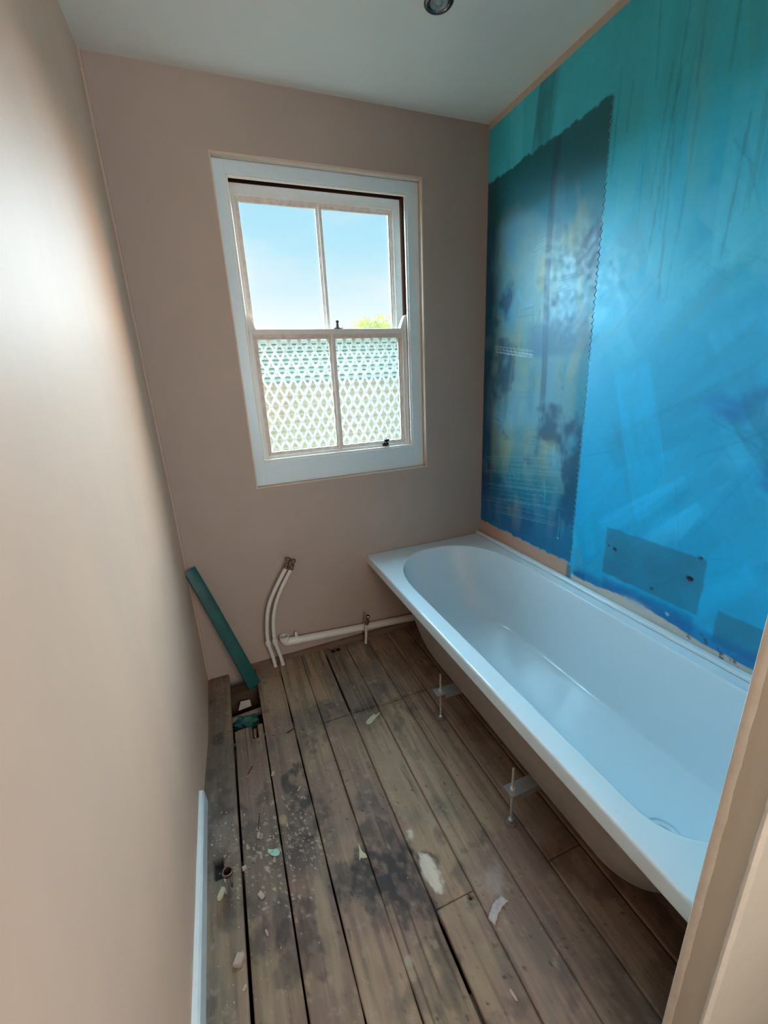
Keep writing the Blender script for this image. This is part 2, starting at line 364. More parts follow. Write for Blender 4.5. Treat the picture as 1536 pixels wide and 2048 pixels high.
# the darker rougher panel
PY, PZ0, PZ1 = -0.685, 0.574, 2.20
jag = 0.012 * (fbm(Y * 40, Z * 0 + 3, 15, 4) - .5) * 2
pm = sst(Y + 0.004 * (fbm(Z * 30, Y * 0, 8) - .5), PY - .003, PY + .003) * sst(Z + jag, PZ0 - .002, PZ0 + .003) * (1 - sst(Z + jag * 1.3, PZ1 - .002, PZ1 + .003))
pc = np.zeros(C.shape) + L3(0, 124, 146)
n_a = fbm(Y * 7 + 4, Z * 2.2, 21); n_b = fbm(Y * 5, Z * 5 + 7, 31); n_c = fbm(Y * 10, Z * 10, 36)
def mixp(col, k): 
    global pc
    k = np.clip(k, 0, 1)[..., None]; pc = pc * (1 - k) + L3(*col) * k
inner = sst(Y, -0.66, -0.60) * (1 - sst(Y, -0.12, -0.06)) * sst(Z + .08 * (n_b - .5), 0.80, 1.10) * (1 - sst(Z + 0.22 * (n_a - .5) + 0.08 * np.sin(Y * 9), 1.92, 2.02))
mixp((112, 148, 146), inner * (0.6 + 0.9 * (n_c - .35)))
mixp((140, 144, 108), inner * sst(n_a, .46, .70) * 0.75)
mixp((88, 146, 166), inner * sst(n_b, .52, .68) * 0.8)
mixp((60, 140, 170), inner * sst(fbm(Y * 9, Z * 3, 44), .52, .7) * .6)
mixp((0, 60, 92), sst(fbm(Y * 6, Z * 6, 48), .54, .70) * .8)
mixp((0, 58, 96), sst(Y, -0.12, -0.05) * .85)                          # navy strip next to the corner
mixp((20, 84, 84), sst(Z, 1.98, 2.04) * .6)
mixp((8, 104, 158), (1 - sst(Z + .06 * n_b, 0.62, 0.95)) * .75)
mixp((30, 66, 90), (1 - sst(np.abs(Y + 0.44 + .01 * np.sin(Z * 6)), .012, .022)) * sst(Z, 1.15, 1.3) * .6)   # dark seam
mixp((40, 92, 128), (1 - sst(np.abs(Z - 1.50), .05, .09)) * sst(-Y, .3, .38) * .6)
C = C * (1 - pm[..., None]) + pc * pm[..., None]
Hh = Hh - 0.0015 * pm
for i in range(34):          # combed trowel ridges inside the panel
    y0 = -0.05 - rs.random() * .6; z0 = .62 + rs.random() * 1.25; vert = rs.random() < .7; ang = (PI / 2 if vert else 0.05) + rs.normal() * .06
    cc_ = L3(120, 196, 214) if rs.random() < .55 else L3(8, 84, 112); ln = .05 + rs.random() * .12; nq = 3 + int(rs.random() * 7)
    for q in range(nq):
        stroke(y0 + (q * .0095 if vert else rs.normal() * .008), z0 + (rs.normal() * .012 if vert else q * .0095), ang, ln * (.5 + rs.random() * .7), .0062, cc_, .2 + .25 * rs.random(), h=.0003, soft=.6, seed=500 + i * 9 + q, clip=pm)
for i in range(50):          # smeared patches of thinner and thicker coating
    y0 = -.03 - rs.random() * .62; z0 = .6 + rs.random() * 1.45
    cc_ = [L3(150, 168, 150), L3(20, 120, 150), L3(0, 84, 116), L3(110, 150, 176), L3(160, 160, 110)][int(rs.random() * 5)]
    stroke(y0, z0, PI / 2 + rs.normal() * .15, .08 + rs.random() * .3, .03 + rs.random() * .07, cc_, .14 + .2 * rs.random(), soft=.7, seed=700 + i, clip=pm)
for q in range(3): stroke(-0.24, 1.475 - q * .012, 0.16, .30, .0065, L3(190, 214, 220), .6, h=.0005, seed=600 + q, clip=pm)
for i in range(26):          # faint arcs scraped low in the panel
    z0 = .68 + i * .012; stroke(-0.32 - .1 * math.sin(i), z0, -0.12, .42, .006, L3(120, 176, 190), .3, h=.0004, seed=640 + i, clip=pm)
# bare plaster: strip under the panel, margins, filler above the bath
def over(col, k):
    global C
    k = np.clip(k, 0, 1)[..., None]; C = C * (1 - k) + L3(*col) * k
under = (1 - sst(Z + jag, PZ0 - .004, PZ0)) * sst(Y, -.672, -.664)
over((196, 156, 132), under)
over((96, 120, 130), (1 - sst(Z + jag, .56, .57)) * sst(Y, -.695, -.69) * (1 - sst(Y, -.672, -.664)))
edge2 = 0.520 + .010 * fbm(Y * 30, Y * 0, 55) + .02 * np.exp(-((Y + 1.0) / .12) ** 2) - .008 * sst(-Y, 1.1, 1.3)
over((196, 190, 178), (1 - sst(Z, edge2, edge2 + .004)) * (1 - sst(Y, -.70, -.695)))
spot = sst(fbm(Y * 60, Z * 60, 58), .66, .72) * (1 - sst(Z, .545, .555)) * sst(-Y, 1.15, 1.2)
over((60, 60, 66), spot * .8)
over((200, 178, 156), sst(Z + .004 * fbm(Y * 30, Y * 0, 59), H - .026, H - .022)); over((190, 166, 146), sst(Y, -.008, -.006))
over((150, 180, 196), np.exp(-(((Y + 1.0) / .05) ** 2 + ((Z - .545) / .012) ** 2)) * .7)
for (py, pz, r_, cc) in ((-.893, .713, .006, (40, 30, 30)), (-1.171, .716, .009, (16, 14, 20)), (-1.192, .795, .006, (20, 50, 70)), (-1.054, .626, .005, (0, 50, 80)), (-.60, .66, .004, (200, 206, 200)), (-1.12, .56, .005, (150, 200, 216)), (-.865, .72, .004, (60, 50, 44))):
    k = 1 - sst(np.hypot((Y - py) * .8, Z - pz) + .003 * fbm(Y * 90, Z * 90, 7), r_, r_ + .003); over(cc, k); Hh = Hh - .003 * k
Xw = W - Hh
o = struct(grid_mesh('wall_right', np.stack([Xw, Y, Z], -1)[:, ::-1], C[:, ::-1], M['bluewall']))
md = o.modifiers.new('solid', 'SOLIDIFY'); md.thickness = 0.10; md.offset = 1.0
# perforated bead along the panel edge
b = MB(); z = 0.60; k = 0
while z < 2.19:
    dz = 0.0095 + 0.004 * random.random(); s_ = 1 if k % 2 else -1
    a0 = Vector((W - 0.0005, PY - s_ * 0.0055, z)); a1 = Vector((W - 0.0005, PY + s_ * 0.0055, z + dz))
    if random.random() < 0.88: b.tube([a0, a1], 0.0011, n=5)
    z += dz; k += 1
struct(b.build('trim_3', mat('bead_mesh', (120, 190, 205), 0.35, 0.2, noise=0.6, nscale=8, rgb2=(10, 70, 96))))

# ------------------------------------------------------------------ floor
edges = [-0.03, .10, .219, .338, .457, .580, .700, .821, .942, 1.062, 1.183, 1.304, 1.425, 1.57]
def gapw(k, y):   # half-gap at board edge k
    base = {1: .0042, 2: .0026, 3: .0022, 4: .0016, 5: .0018, 6: .0018, 7: .0018, 8: .0018}.get(k, .0018)
    g = np.zeros_like(y) + base
    if k == 4: g = g * (0.45 + 1.1 * vnoise(y * 9, y * 0, 5))
    if k == 3: g = g * (0.5 + vnoise(y * 14, y * 0, 6))
    if k == 1: g = g + .0012 * sst(-y, .9, 1.4)
    if k == 5: g = g + .0034 * (sst(-y, .02, .1) * (1 - sst(-y, .49, .51))) + .0042 * sst(-y, 1.27, 1.32)
    if k == 6: g = g + .003 * (1 - sst(np.abs(y + .49), .02, .05))
    return g
joints = {5: [(-.515, -1.277)], }
cuts = {0: [], 1: [-.405], 2: [], 3: [], 4: [-.510, ], 5: [-.512, -1.277], 6: [-.52], 7: [-.512], 8: [-.51, -1.3], 9: [-.9], 10: [-.5], 11: [-1.2], 12: []}
P_all, F_all, C_all = [], [], []; base_i = 0
def blob(x, y, cx, cy, rx, ry, seed, amt=.5):
    d = np.hypot((x - cx) / rx, (y - cy) / ry) + amt * 2 * (fbm(x * 26, y * 18, seed, 5) - .5)
    return 1 - sst(d, .62, 1.05)
def fcol(x, y, k):
    r = np.random.default_rng(100 + k); tone = 1 + r.normal() * .07
    c = np.zeros(x.shape + (3,)) + L3(156, 133, 109) * tone
    def mx(col, a):
        nonlocal c
        a = np.clip(a, 0, 1)[..., None]; c = c * (1 - a) + L3(*col) * a
    mx((112, 96, 78), sst(fbm(x * 60 + k * 7, y * 2.2, 110 + k), .42, .62) * .6)     # streaky grain
    mx((150, 132, 112), sst(fbm(x * 90 + k * 5, y * 2.5, 130 + k), .55, .70) * .45)
    mx((122, 96, 92), sst(fbm(x * 4, y * 4, 140), .50, .66) * .5)                    # reddish stain
    mx((96, 92, 84), sst(fbm(x * 5 + 3, y * 4, 144), .50, .66) * .5)
    mx((70, 64, 62), sst(fbm(x * 16, y * 12, 146), .60, .72) * .45)
    mx((170, 156, 138), sst(fbm(x * 50, y * 50, 147), .68, .76) * .35)
    for (cx, cy, rx, ry, al, sd) in ((.47, -1.15, .11, .10, .85, 1), (.535, -1.20, .10, .09, .7, 2), (.50, -1.02, .06, .06, .6, 3), (.29, -.80, .05, .14, .75, 4), (.24, -.96, .05, .08, .4, 5),
                                 (.24, -1.20, .07, .10, .6, 6), (.40, -1.10, .06, .04, .55, 7), (.15, -1.16, .06, .07, .5, 8), (.06, -.80, .05, .08, .5, 9), (.06, -1.06, .05, .08, .5, 10),
                                 (.05, -.40, .05, .05, .7, 12), (.65, -.50, .05, .05, .5, 13), (.56, -1.27, .03, .03, .4, 14), (.33, -.88, .05, .08, .4, 15)):
        mx((60, 55, 54), blob(x, y, cx, cy, rx, ry, 200 + sd, 1.0) * al * (.35 + .75 * sst(fbm(x * 45, y * 30, 190), .36, .58)))
    mx((56, 46, 38), sst(fbm(x * 150 + k * 11, y * 1.6, 170 + k, 3), .66, .72) * sst(fbm(x * 6, y * 3, 180 + k, 2), .5, .62) * .7)
    mx((64, 54, 46), sst(fbm(x * 120, y * 90, 185, 2), .80, .86) * .5)
    for jy in (-.115, -.503, -.952, -1.472):
        for jx in (edges[k] + .028, edges[k + 1] - .03):
            mx((34, 28, 26), (1 - sst(np.hypot(x - jx - .006 * math.sin(k * 7), y - jy - .012 * math.sin(k * 5 + jx * 40)), .0025, .0048)) * .8)
    mx((168, 146, 112), blob(x, y, .233, -.862, .018, .018, 230, .5) * .8)
    mx((160, 140, 116), blob(x, y, .30, -1.22, .022, .20, 231, .5) * .6)
    mx((214, 204, 188), blob(x, y, .613, -1.195, .017, .048, 232, 1.3) * .85)        # filler smears
    mx((206, 198, 178), blob(x, y, .601, -1.077, .016, .030, 233, 1.5) * .7)
    mx((190, 180, 172), blob(x, y, .765, -1.275, .05, .05, 234, .8) * .35)
    mx((170, 160, 146), blob(x, y, .47, -1.345, .018, .018, 235, 1.0) * .6)
    mx((176, 160, 146), blob(x, y, .06, -.82, .05, .06, 236, 1.0) * .35)
    mx((190, 172, 156), sst(fbm(x * 110, y * 110, 150), .66, .74) * blob(x, y, .22, -.95, .14, .22, 237, .6) * .8)
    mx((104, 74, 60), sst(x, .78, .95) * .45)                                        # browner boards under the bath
    return c
rowsF = lambda a, b_: np.linspace(a, b_, max(2, int(abs(b_ - a) / .0055)))
for k in range(13):
    segs = []; st = -.012 if k != 1 else -.405
    cl = [c for c in cuts[k] if c < st - .01] + [-1.74]; prev = st
    for c in cl: segs.append((prev, c)); prev = c - .003
    segs.append((-1.74, YH))
    for si, (ya, yb) in enumerate(segs):
        yr = rowsF(ya, yb) if yb > -2 else np.array([ya, yb]); xr = np.linspace(0, 1, 25)
        lo = edges[k] + gapw(k, yr); hi = edges[k + 1] - gapw(k + 1, yr)
        X_ = lo[:, None] + (hi - lo)[:, None] * xr[None]; Y_ = np.repeat(yr[:, None], 25, 1)
        if k == 1 and si == 0:      # ragged saw cut with a notch where the pipe comes up
            first = Y_[0]; first -= .006 * (vnoise(xr * 6, xr * 0, 4) - .5)
        Zt = 0.0016 * (fbm(X_ * 9, Y_ * 3, 160 + k) - .5) - .0012 * (1 - sst(np.minimum(xr, 1 - xr), 0, .05))[None] + 0 * Y_
        if k in (5,) and si == 0: Zt = Zt + .002
        CC = fcol(X_, Y_, k)
        if k == 0:
            hole = 1 - sst(np.maximum(np.abs(X_ - .034) / .013, np.abs(Y_ + .935) / .028), .85, 1.05)
            CC = CC * (1 - hole[..., None] * .95); Zt = Zt - .02 * hole
        if k == 5:
            for hx in (.624, .653):
                hole = 1 - sst(np.maximum(np.abs(X_ - hx) / .009, np.abs(Y_ + .036) / .022), .85, 1.05); CC = CC * (1 - hole[..., None] * .95); Zt = Zt - .02 * hole
            hole = 1 - sst(np.hypot(X_ - .683, Y_ + 1.290), .004, .007); CC = CC * (1 - hole[..., None] * .95); Zt = Zt - .01 * hole
        if k == 1 and si == 0:
            hole = 1 - sst(np.maximum(np.abs(X_ - .183) / .013, np.abs(Y_ + .43) / .045), .85, 1.0); CC = CC * (1 - hole[..., None] * .95); Zt = Zt - .02 * hole
        nr = len(yr); ring = []
        for dz in (0, -.022):
            P = np.stack([X_, Y_, Zt + dz], -1) if dz == 0 else np.stack([X_, Y_, np.zeros_like(X_) + dz], -1)
            P_all.append(P.reshape(-1, 3)); C_all.append((CC * (1 if dz == 0 else .8)).reshape(-1, 3)); ring.append(base_i + np.arange(nr * 25).reshape(nr, 25)); base_i += nr * 25
        a, c = ring
        F_all.append(np.stack([a[:-1, :-1], a[1:, :-1], a[1:, 1:], a[:-1, 1:]], -1).reshape(-1, 4))
        for e0, e1 in ((a[:, 0], c[:, 0]), (c[:, -1], a[:, -1]), (c[0], a[0]), (a[-1], c[-1])):
            F_all.append(np.stack([e0[:-1], e1[:-1], e1[1:], e0[1:]], -1).reshape(-1, 4))
P = np.concatenate(P_all); F = np.concatenate(F_all); CC = np.concatenate(C_all)
me = bpy.data.meshes.new('floor'); me.vertices.add(len(P)); me.vertices.foreach_set('co', P.reshape(-1).astype(np.float32))
me.loops.add(F.size); me.loops.foreach_set('vertex_index', F.reshape(-1).astype(np.int32)); me.polygons.add(len(F)); me.polygons.foreach_set('loop_start', np.arange(0, F.size, 4, dtype=np.int32))
me.update(calc_edges=True)
at = me.color_attributes.new('Col', 'FLOAT_COLOR', 'POINT'); at.data.foreach_set('color', np.concatenate([CC, np.ones((len(CC), 1))], 1).astype(np.float32).reshape(-1))
fl = struct(link('floor', me, M['board'], smooth=False))
b = MB(); b.box((-0.1, YH - .1, -0.26), (W + 0.1, 0.0, -0.20)); b.box((-0.1, YH - .1, -0.2), (-0.035, 0, -0.0235)); b.box((W - .0, YH - .1, -0.2), (W + .1, 0, -0.0235)); struct(b.build('floor_underside', 'under'))
b = MB(); b.box((-0.1, -0.140, -0.20), (W, -0.088, -0.0225)); b.box((-0.1, -0.53, -0.20), (W, -0.475, -0.0225)); b.box((-0.1, -0.98, -0.20), (W, -0.925, -0.0225)); b.box((-.1, -1.5, -.2), (W, -1.445, -.0225))
struct(b.build('trim_4', 'joist'))
# timber batten along the foot of the window wall
b = MB(); b.prism([(0.20, -0.001, -.02), (0.20, -0.001, .022), (0.20, -.016, .018), (0.20, -.016, -.02)], (W - .2, 0, 0))
for v in b.bm.verts:
    if v.co.x > 1: v.co.z += .022 if v.co.z > 0 else 0
struct(b.build('trim_5', mat('batten_wood', (124, 98, 82), .85, noise=.5, nscale=12, stretch=(1, 8, 8))))
# skirting board, left
SK = -0.690
b = MB(); b.prism([(-0.016, 0, 0), (0.002, 0, 0), (0.002, 0, .070), (-0.003, 0, .0775), (-0.016, 0, .078)], (0, YH + 0.001 - SK, 0))
for v in b.bm.verts: v.co.y += SK
for v in b.bm.verts:
    if abs(v.co.y - SK) < .001 and v.co.z > .05: v.co.y -= .02
struct(b.build('baseboard_left', 'wpaint'))

# ------------------------------------------------------------------ window
win = thing('window_1', '', '', (0.79, 0.05, OZ0)); del win['label']; del win['category']; win['kind'] = 'structure'
CX0, CX1, CZ0, CZ1 = 0.415, 1.155, 1.043, 2.137
def frame(b, x0, x1, z0, z1, X0, X1, Z0, Z1, y0, y1, bev=.002):
    b.box((X0, y0, Z0), (x0, y1, Z1), bev); b.box((x1, y0, Z0), (X1, y1, Z1), bev)
    b.box((x0 - .001, y0, Z0), (x1 + .001, y1, z0), bev); b.box((x0 - .001, y0, z1), (x1 + .001, y1, Z1), bev)
b = MB(); frame(b, CX0 - .008, CX1 + .008, CZ0 - .010, CZ1 + .008, OX0, OX1, OZ0, OZ1, .030, .058)
b.build('window_casing', 'wpaint', win)
b = MB(); frame(b, CX0, CX1, CZ0, CZ1, CX0 - .0085, CX1 + .0085, CZ0 - .0105, CZ1 + .0085, .034, .047, .003)
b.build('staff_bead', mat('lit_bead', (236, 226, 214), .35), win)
b = MB(); frame(b, CX0 - .012, CX1 + .020, CZ0 - .02, CZ1 + .023, OX0 + .001, OX1 - .001, OZ0 + .001, OZ1 - .001, .059, .20, 0)
b.build('box_frame', 'darkwood', win)
def sash(name, X0, X1, Z0, Z1, glass, y0, y1, gm, horns=False):
    gx0, gx1, gx2, gx3, gz0, gz1 = glass
    b = MB(); frame(b, gx0 - .018, gx3 + .018, gz0 - .016, gz1 + .018, X0, X1, Z0, Z1, y0, y1, .002)
    b.box((gx1 + .010, y0 + .001, gz0 - .017), (gx2 - .010, y1 - .01, gz1 + .019), .002)
    if horns:
        for s_, xx in ((1, X0), (-1, X1)):
            pts = [(xx, y0, Z1 - .002)] + [(xx + s_ * (.032 - .026 * math.sin(t)), y0, Z1 + .058 - .058 * (1 - math.sin(t)) ** 1.3) for t in np.linspace(0.0, PI / 2, 9)] + [(xx, y0, Z1 + .06)]
            b.prism(pts, (0, .03, 0))
    s = b.build(name, 'sash', win)
    b = MB()
    for a, c in ((gx0, gx1), (gx2, gx3)):
        oL, oR = (.019, .0115) if a == gx0 else (.0115, .019)
        for f0, f1, yd in ((0, .36, .013), (.40, .72, .008), (.72, 1.0, .004)):
            frame(b, a - oL * f0, c + oR * f0, gz0 - .017 * f0, gz1 + .019 * f0, a - oL * f1 - .0008, c + oR * f1 + .0008, gz0 - .017 * f1 - .0008, gz1 + .019 * f1 + .0008, y0 + yd, y1 - .012, .001)
    b.build('glazing_moulding', 'putty', s)
    for a, c in ((gx0, gx1), (gx2, gx3)):
        b = MB(); b.box((a - .004, y0 + .020, gz0 - .004), (c + .004, y0 + .0235, gz1 + .004)); pane = b.build('pane', gm, s)
        if gm == 'pglass':
            b = MB(); w_, h_ = .045, .078; wb = .0046
            cx, cz, hx, hz = (a + c) / 2, (gz0 + gz1) / 2, (c - a) / 2, (gz1 - gz0) / 2
            for sg in (1, -1):
                d = Vector((w_ * sg, 0, h_)).normalized(); nrm = Vector((d.z, 0, -d.x)); sp = w_ * h_ / math.hypot(w_, h_)
                for i in range(-14, 15):
                    p0 = Vector((cx, y0 + (.0165 if sg > 0 else .0180), cz)) + nrm * (sp * (i + .5))
                    lo, hi = -9, 9
                    for q, dq, lim, ctr in ((p0.x, d.x, hx, cx), (p0.z, d.z, hz, cz)):
                        t0, t1_ = (ctr - lim - q) / dq, (ctr + lim - q) / dq
                        lo = max(lo, min(t0, t1_)); hi = min(hi, max(t0, t1_))
                    if hi - lo > .006:
                        A, B_ = p0 + d * lo, p0 + d * hi
                        b.prism([A + nrm * wb, B_ + nrm * wb, B_ - nrm * wb, A - nrm * wb], Vector((0, .0015, 0)))
            b.build('lattice_ridge', 'pbar', pane)
    return s
ls = sash('lower_sash', CX0 + .001, CX1 - .001, 1.030, 1.600, (.4505, .767, .798, 1.113, 1.070, 1.560), .050, .086, 'pglass', True)
us = sash('upper_sash', CX0 - .008, 1.156, 1.560, 2.142, (.450, .765, .792, 1.102, 1.60, 2.083), .092, .128, 'glass')
b = MB(); b.lathe((.815, .066, 1.600), (0, 0, 1), [(0, 0), (.018, 0), (.018, .004), (.012, .010), (.0075, .016), (.009, .020), (.0055, .024), (.008, .029), (.0085, .033), (.006, .038), (0, .040)], 16)
b.box((.795, .056, 1.600), (.838, .078, 1.606), .002); b.build('sash_fastener', 'brown', ls, smooth=True)
b = MB(); b.box((1.000, .045, 1.046), (1.033, .0505, 1.062), .002); b.box((1.003, .036, 1.052), (1.008, .048, 1.066), .001); b.box((1.025, .036, 1.052), (1.030, .048, 1.066), .001)
b.tube([(1.016, .046, 1.05), (1.016, .034, 1.052), (1.016, .026, 1.062), (1.016, .029, 1.078), (1.016, .037, 1.084)], [.005, .0055, .006, .006, .004], 10)
b.box((1.004, .022, 1.070), (1.029, .036, 1.083), .003); b.build('sash_lift', 'black', ls, smooth=True)
# plaster edging round the casing
b = MB()
frame(b, OX0 + .0008, OX1 - .0008, OZ0 + .0008, OZ1 - .0008, OX0 - .006, OX1 + .007, OZ0 - .005, OZ1 + .009, -.0022, .029, .0)
o = struct(b.build('trim_6', 'plaster_edge', bevel=.0015))

# ------------------------------------------------------------------ bath
BX0, BX1, BY1, BZ = W - .70, W - .0035, -1.699, .491
bath = thing('bathtub', 'white acrylic bathtub raised on legs along the blue wall', 'bathtub', (BX0 + .35, -.85, 0))
def outline(x0, x1, yf, yn, Lf, rn, n=24):
    """closed loop: far end a half ellipse, near end rounded corners"""
    cx, hw = (x0 + x1) / 2, (x1 - x0) / 2; p = []
    for i in range(n * 2 + 1):
        t = PI * i / (2 * n); c, s_ = math.cos(t), math.sin(t)
        ex = 0.86
        p.append((cx - hw * math.copysign(abs(c) ** ex, c), yf - Lf + Lf * abs(s_) ** ex))
    m = 14
    for i in range(1, m): p.append((x1, (yf - Lf) + (yn + rn - (yf - Lf)) * i / m))
    for i in range(n // 2 + 1):
        t = (PI / 2) * i / (n // 2); p.append((x1 - rn + rn * math.cos(t), yn + rn - rn * math.sin(t)))
    for i in range(1, 6): p.append((x1 - rn + (x0 + rn - (x1 - rn)) * i / 6, yn))
    for i in range(n // 2 + 1):
        t = (PI / 2) * i / (n // 2); p.append((x0 + rn - rn * math.sin(t), yn + rn - rn * math.cos(t)))
    for i in range(1, m): p.append((x0, (yn + rn) + ((yf - Lf) - (yn + rn)) * i / m))
    return p
IN = (.925, 1.490, -.082, -1.643, .40, .125)
BOT = (1.012, 1.425, -.36, -1.50, .20, .11)
def level(t, off=0.0):
    q = [IN[i] * (1 - t) + BOT[i] * t for i in range(6)]
    return outline(q[0] - off, q[1] + off, q[2] + off, q[3] - off, q[4] + off, q[5] + off)
# profile: (t across, z)
prof = [(-.012, .4905), (.0, .4895), (.012, .484), (.022, .476), (.032, .467), (.038, .462), (.10, .42), (.24, .35), (.38, .285), (.53, .225), (.66, .187), (.78, .164), (.86, .155), (.93, .1525), (1.0, .152)]
b = MB(); loops = []
i0 = level(-.03); 
def outer(p, x0=BX0 + .004, x1=BX1 - .004, y0=BY1 + .004, y1=-.005):
    # push a rim point straight out to the rectangle
    cx = (IN[0] + IN[1]) / 2; yc = p[1]
    if p[1] > -.48: yc = -.48
    elif p[1] < IN[3] + IN[5]: yc = IN[3] + .35
    dx, dy = p[0] - cx, p[1] - yc; s_ = 9
    if abs(dx) > 1e-6: s_ = min(s_, ((x1 if dx > 0 else x0) - cx) / dx)
    if abs(dy) > 1e-6: s_ = min(s_, ((y1 if dy > 0 else y0) - yc) / dy)
    return (cx + dx * s_, yc + dy * s_)
op = [outer(p) for p in i0]
for corner in ((BX0 + .004, -.005), (BX1 - .004, -.005), (BX1 - .004, BY1 + .004), (BX0 + .004, BY1 + .004)):
    j = min(range(len(op)), key=lambda i: (op[i][0] - corner[0]) ** 2 + (op[i][1] - corner[1]) ** 2); op[j] = corner
def expand(pts, e):
    cx, cy = (BX0 + BX1) / 2, (BY1) / 2; r = []
    for x, y in pts:
        ox = e if x > BX1 - .01 else (-e if x < BX0 + .01 else 0); oy = e if y > -.01 else (-e if y < BY1 + .01 else 0)
        r.append((x + ox, y + oy))
    return r
lv = [(expand(op, -.012), .446), (expand(op, -.012), .4425), (expand(op, .003), .4425), (expand(op, .004), .446), (expand(op, .0042), .449), (expand(op, .0042), .480), (expand(op, .004), .484), (expand(op, .0028), .4885), (op, .491), (expand(op, -.002), .491), (expand(op, -.006), .491), (level(-.06), .491), (i0, .491)]
lv += [(level(t), z) for t, z in prof]
rings = [[b.bm.verts.new((x, y, z)) for x, y in pts] for pts, z in lv]
for a, c in zip(rings, rings[1:]):
    n = len(a)
    for k in range(n):
        try: b.bm.faces.new((a[k], a[(k + 1) % n], c[(k + 1) % n], c[k]))
        except ValueError: pass
bc = [(x, y) for x, y in level(1.0)]; mcx, mcy = sum(p[0] for p in bc) / len(bc), sum(p[1] for p in bc) / len(bc)
last = rings[-1]
for f in (.7, .35):
    nr = [b.bm.verts.new((mcx + (x - mcx) * f, mcy + (y - mcy) * f, .1515 - .0006 * (1 - f))) for x, y in bc]
    for k in range(len(nr)): b.bm.faces.new((last[k], last[(k + 1) % len(nr)], nr[(k + 1) % len(nr)], nr[k]))
    last = nr
b.bm.faces.new(last)
tub = b.build('tub', 'bath', bath, smooth=True)
tub.data.set_sharp_from_angle(angle=math.radians(60))
b = MB(); rings = [[b.bm.verts.new((x, y, z)) for x, y in level(t, .010)] for t, z in [(-.005, .486), (.02, .46), (.10, .41), (.22, .34), (.36, .272), (.52, .214), (.66, .178), (.80, .154), (.92, .142), (1.0, .138)]]
for a, c in zip(rings, rings[1:]):
    n = len(a)
    for k in range(n): b.bm.faces.new((a[k], a[(k + 1) % n], c[(k + 1) % n], c[k]))
b.bm.faces.new(rings[-1]); b.build('outer_shell', 'hull', bath, smooth=True)
b = MB(); b.box((W - .030, BY1 + .01, .4915), (W - .003, -.002, .507), .005, 3); b.build('upstand', 'bath', bath, smooth=True)
b = MB(); b.lathe((1.187, -1.447, .1517), (0, 0, 1), [(.0, .001), (.044, .001), (.047, .006), (.054, .006), (.058, .0)], 36); b.build('drain_recess', 'bath', bath, smooth=True)
b = MB(); b.lathe((1.187, -1.447, .1525), (0, 0, 1), [(.0, .001), (.012, .001), (.022, .003), (.031, .002), (.033, .0)], 30); b.build('drain', 'chrome', bath, smooth=True)
b = MB(); b.box((1.03, -1.42, .124), (1.40, -.44, .1385), .002); b.build('baseboard', mat('chipboard', (150, 130, 104), .9, noise=.5, nscale=40), bath)
for (lx, ly) in ((.918, -.694), (.912, -1.164), (1.505, -.694), (1.505, -1.164)):
    b = MB(); b.tube([(lx, ly, .004), (lx, ly, .222)], .0042, 10); leg = b.build('leg', 'steel', bath, smooth=True)
    b = MB(); b.lathe((lx, ly, .002), (0, 0, 1), [(0, 0), (.019, 0), (.019, .003), (.009, .006), (0, .006)], 20); b.build('foot', mat('foot_plastic', (92, 90, 84), .6), leg, smooth=True)
    for nz_ in (.008, .128, .1375):
        b = MB(); b.lathe((lx, ly, nz_), (0, 0, 1), [(.0043, 0), (.0095, 0), (.0095, .0065), (.0043, .0065)], 6); b.build('nut', 'steel', leg)
for ly in (-.694, -1.164):
    b = MB(); b.box((.893, ly - .021, .1345), (1.53, ly + .021, .1372)); b.box((.93, ly - .021, .1135), (1.49, ly - .019, .1345)); b.box((.93, ly + .019, .1135), (1.49, ly + .021, .1345)); b.box((1.0, ly - .02, .110), (1.40, ly + .02, .135))
    b.build('bracket', 'galv', bath)

# ------------------------------------------------------------------ pipes by the window wall
def bez(pts, n=40):
    pts = [Vector(p) for p in pts]; out = []
    for i in range(len(pts) - 1):
        p0, p1, p2, p3 = pts[max(i - 1, 0)], pts[i], pts[i + 1], pts[min(i + 2, len(pts) - 1)]
        for t in np.linspace(0, 1, 12, endpoint=False):
            out.append(0.5 * ((2 * p1) + (p2 - p0) * t + (2 * p0 - 5 * p1 + 4 * p2 - p3) * t * t + (3 * p1 - p0 - 3 * p2 + p3) * t ** 3))
    out.append(pts[-1]); return out
def valve(p, d, parent, L=.058):
    p = Vector(p); d = Vector(d).normalized()
    b = MB(); b.lathe(p, d, [(0, 0), (.0095, 0), (.0115, .002), (.0115, .013), (.0088, .015), (.0088, .019), (.0078, .021), (.0078, .034), (.0088, .036), (.0088, .040), (.0115, .042), (.0115, .053), (.0095, .056), (.0075, .056), (.0075, .044), (0, .044)], 6)
    side = d.cross(Vector((0, -1, 0))).normalized(); b.tube([p + d * .027, p + d * .027 + Vector((0, -.013, 0)) + side * .004], .005, 8)
    return b.build('compression_fitting', 'copper', parent, smooth=False)
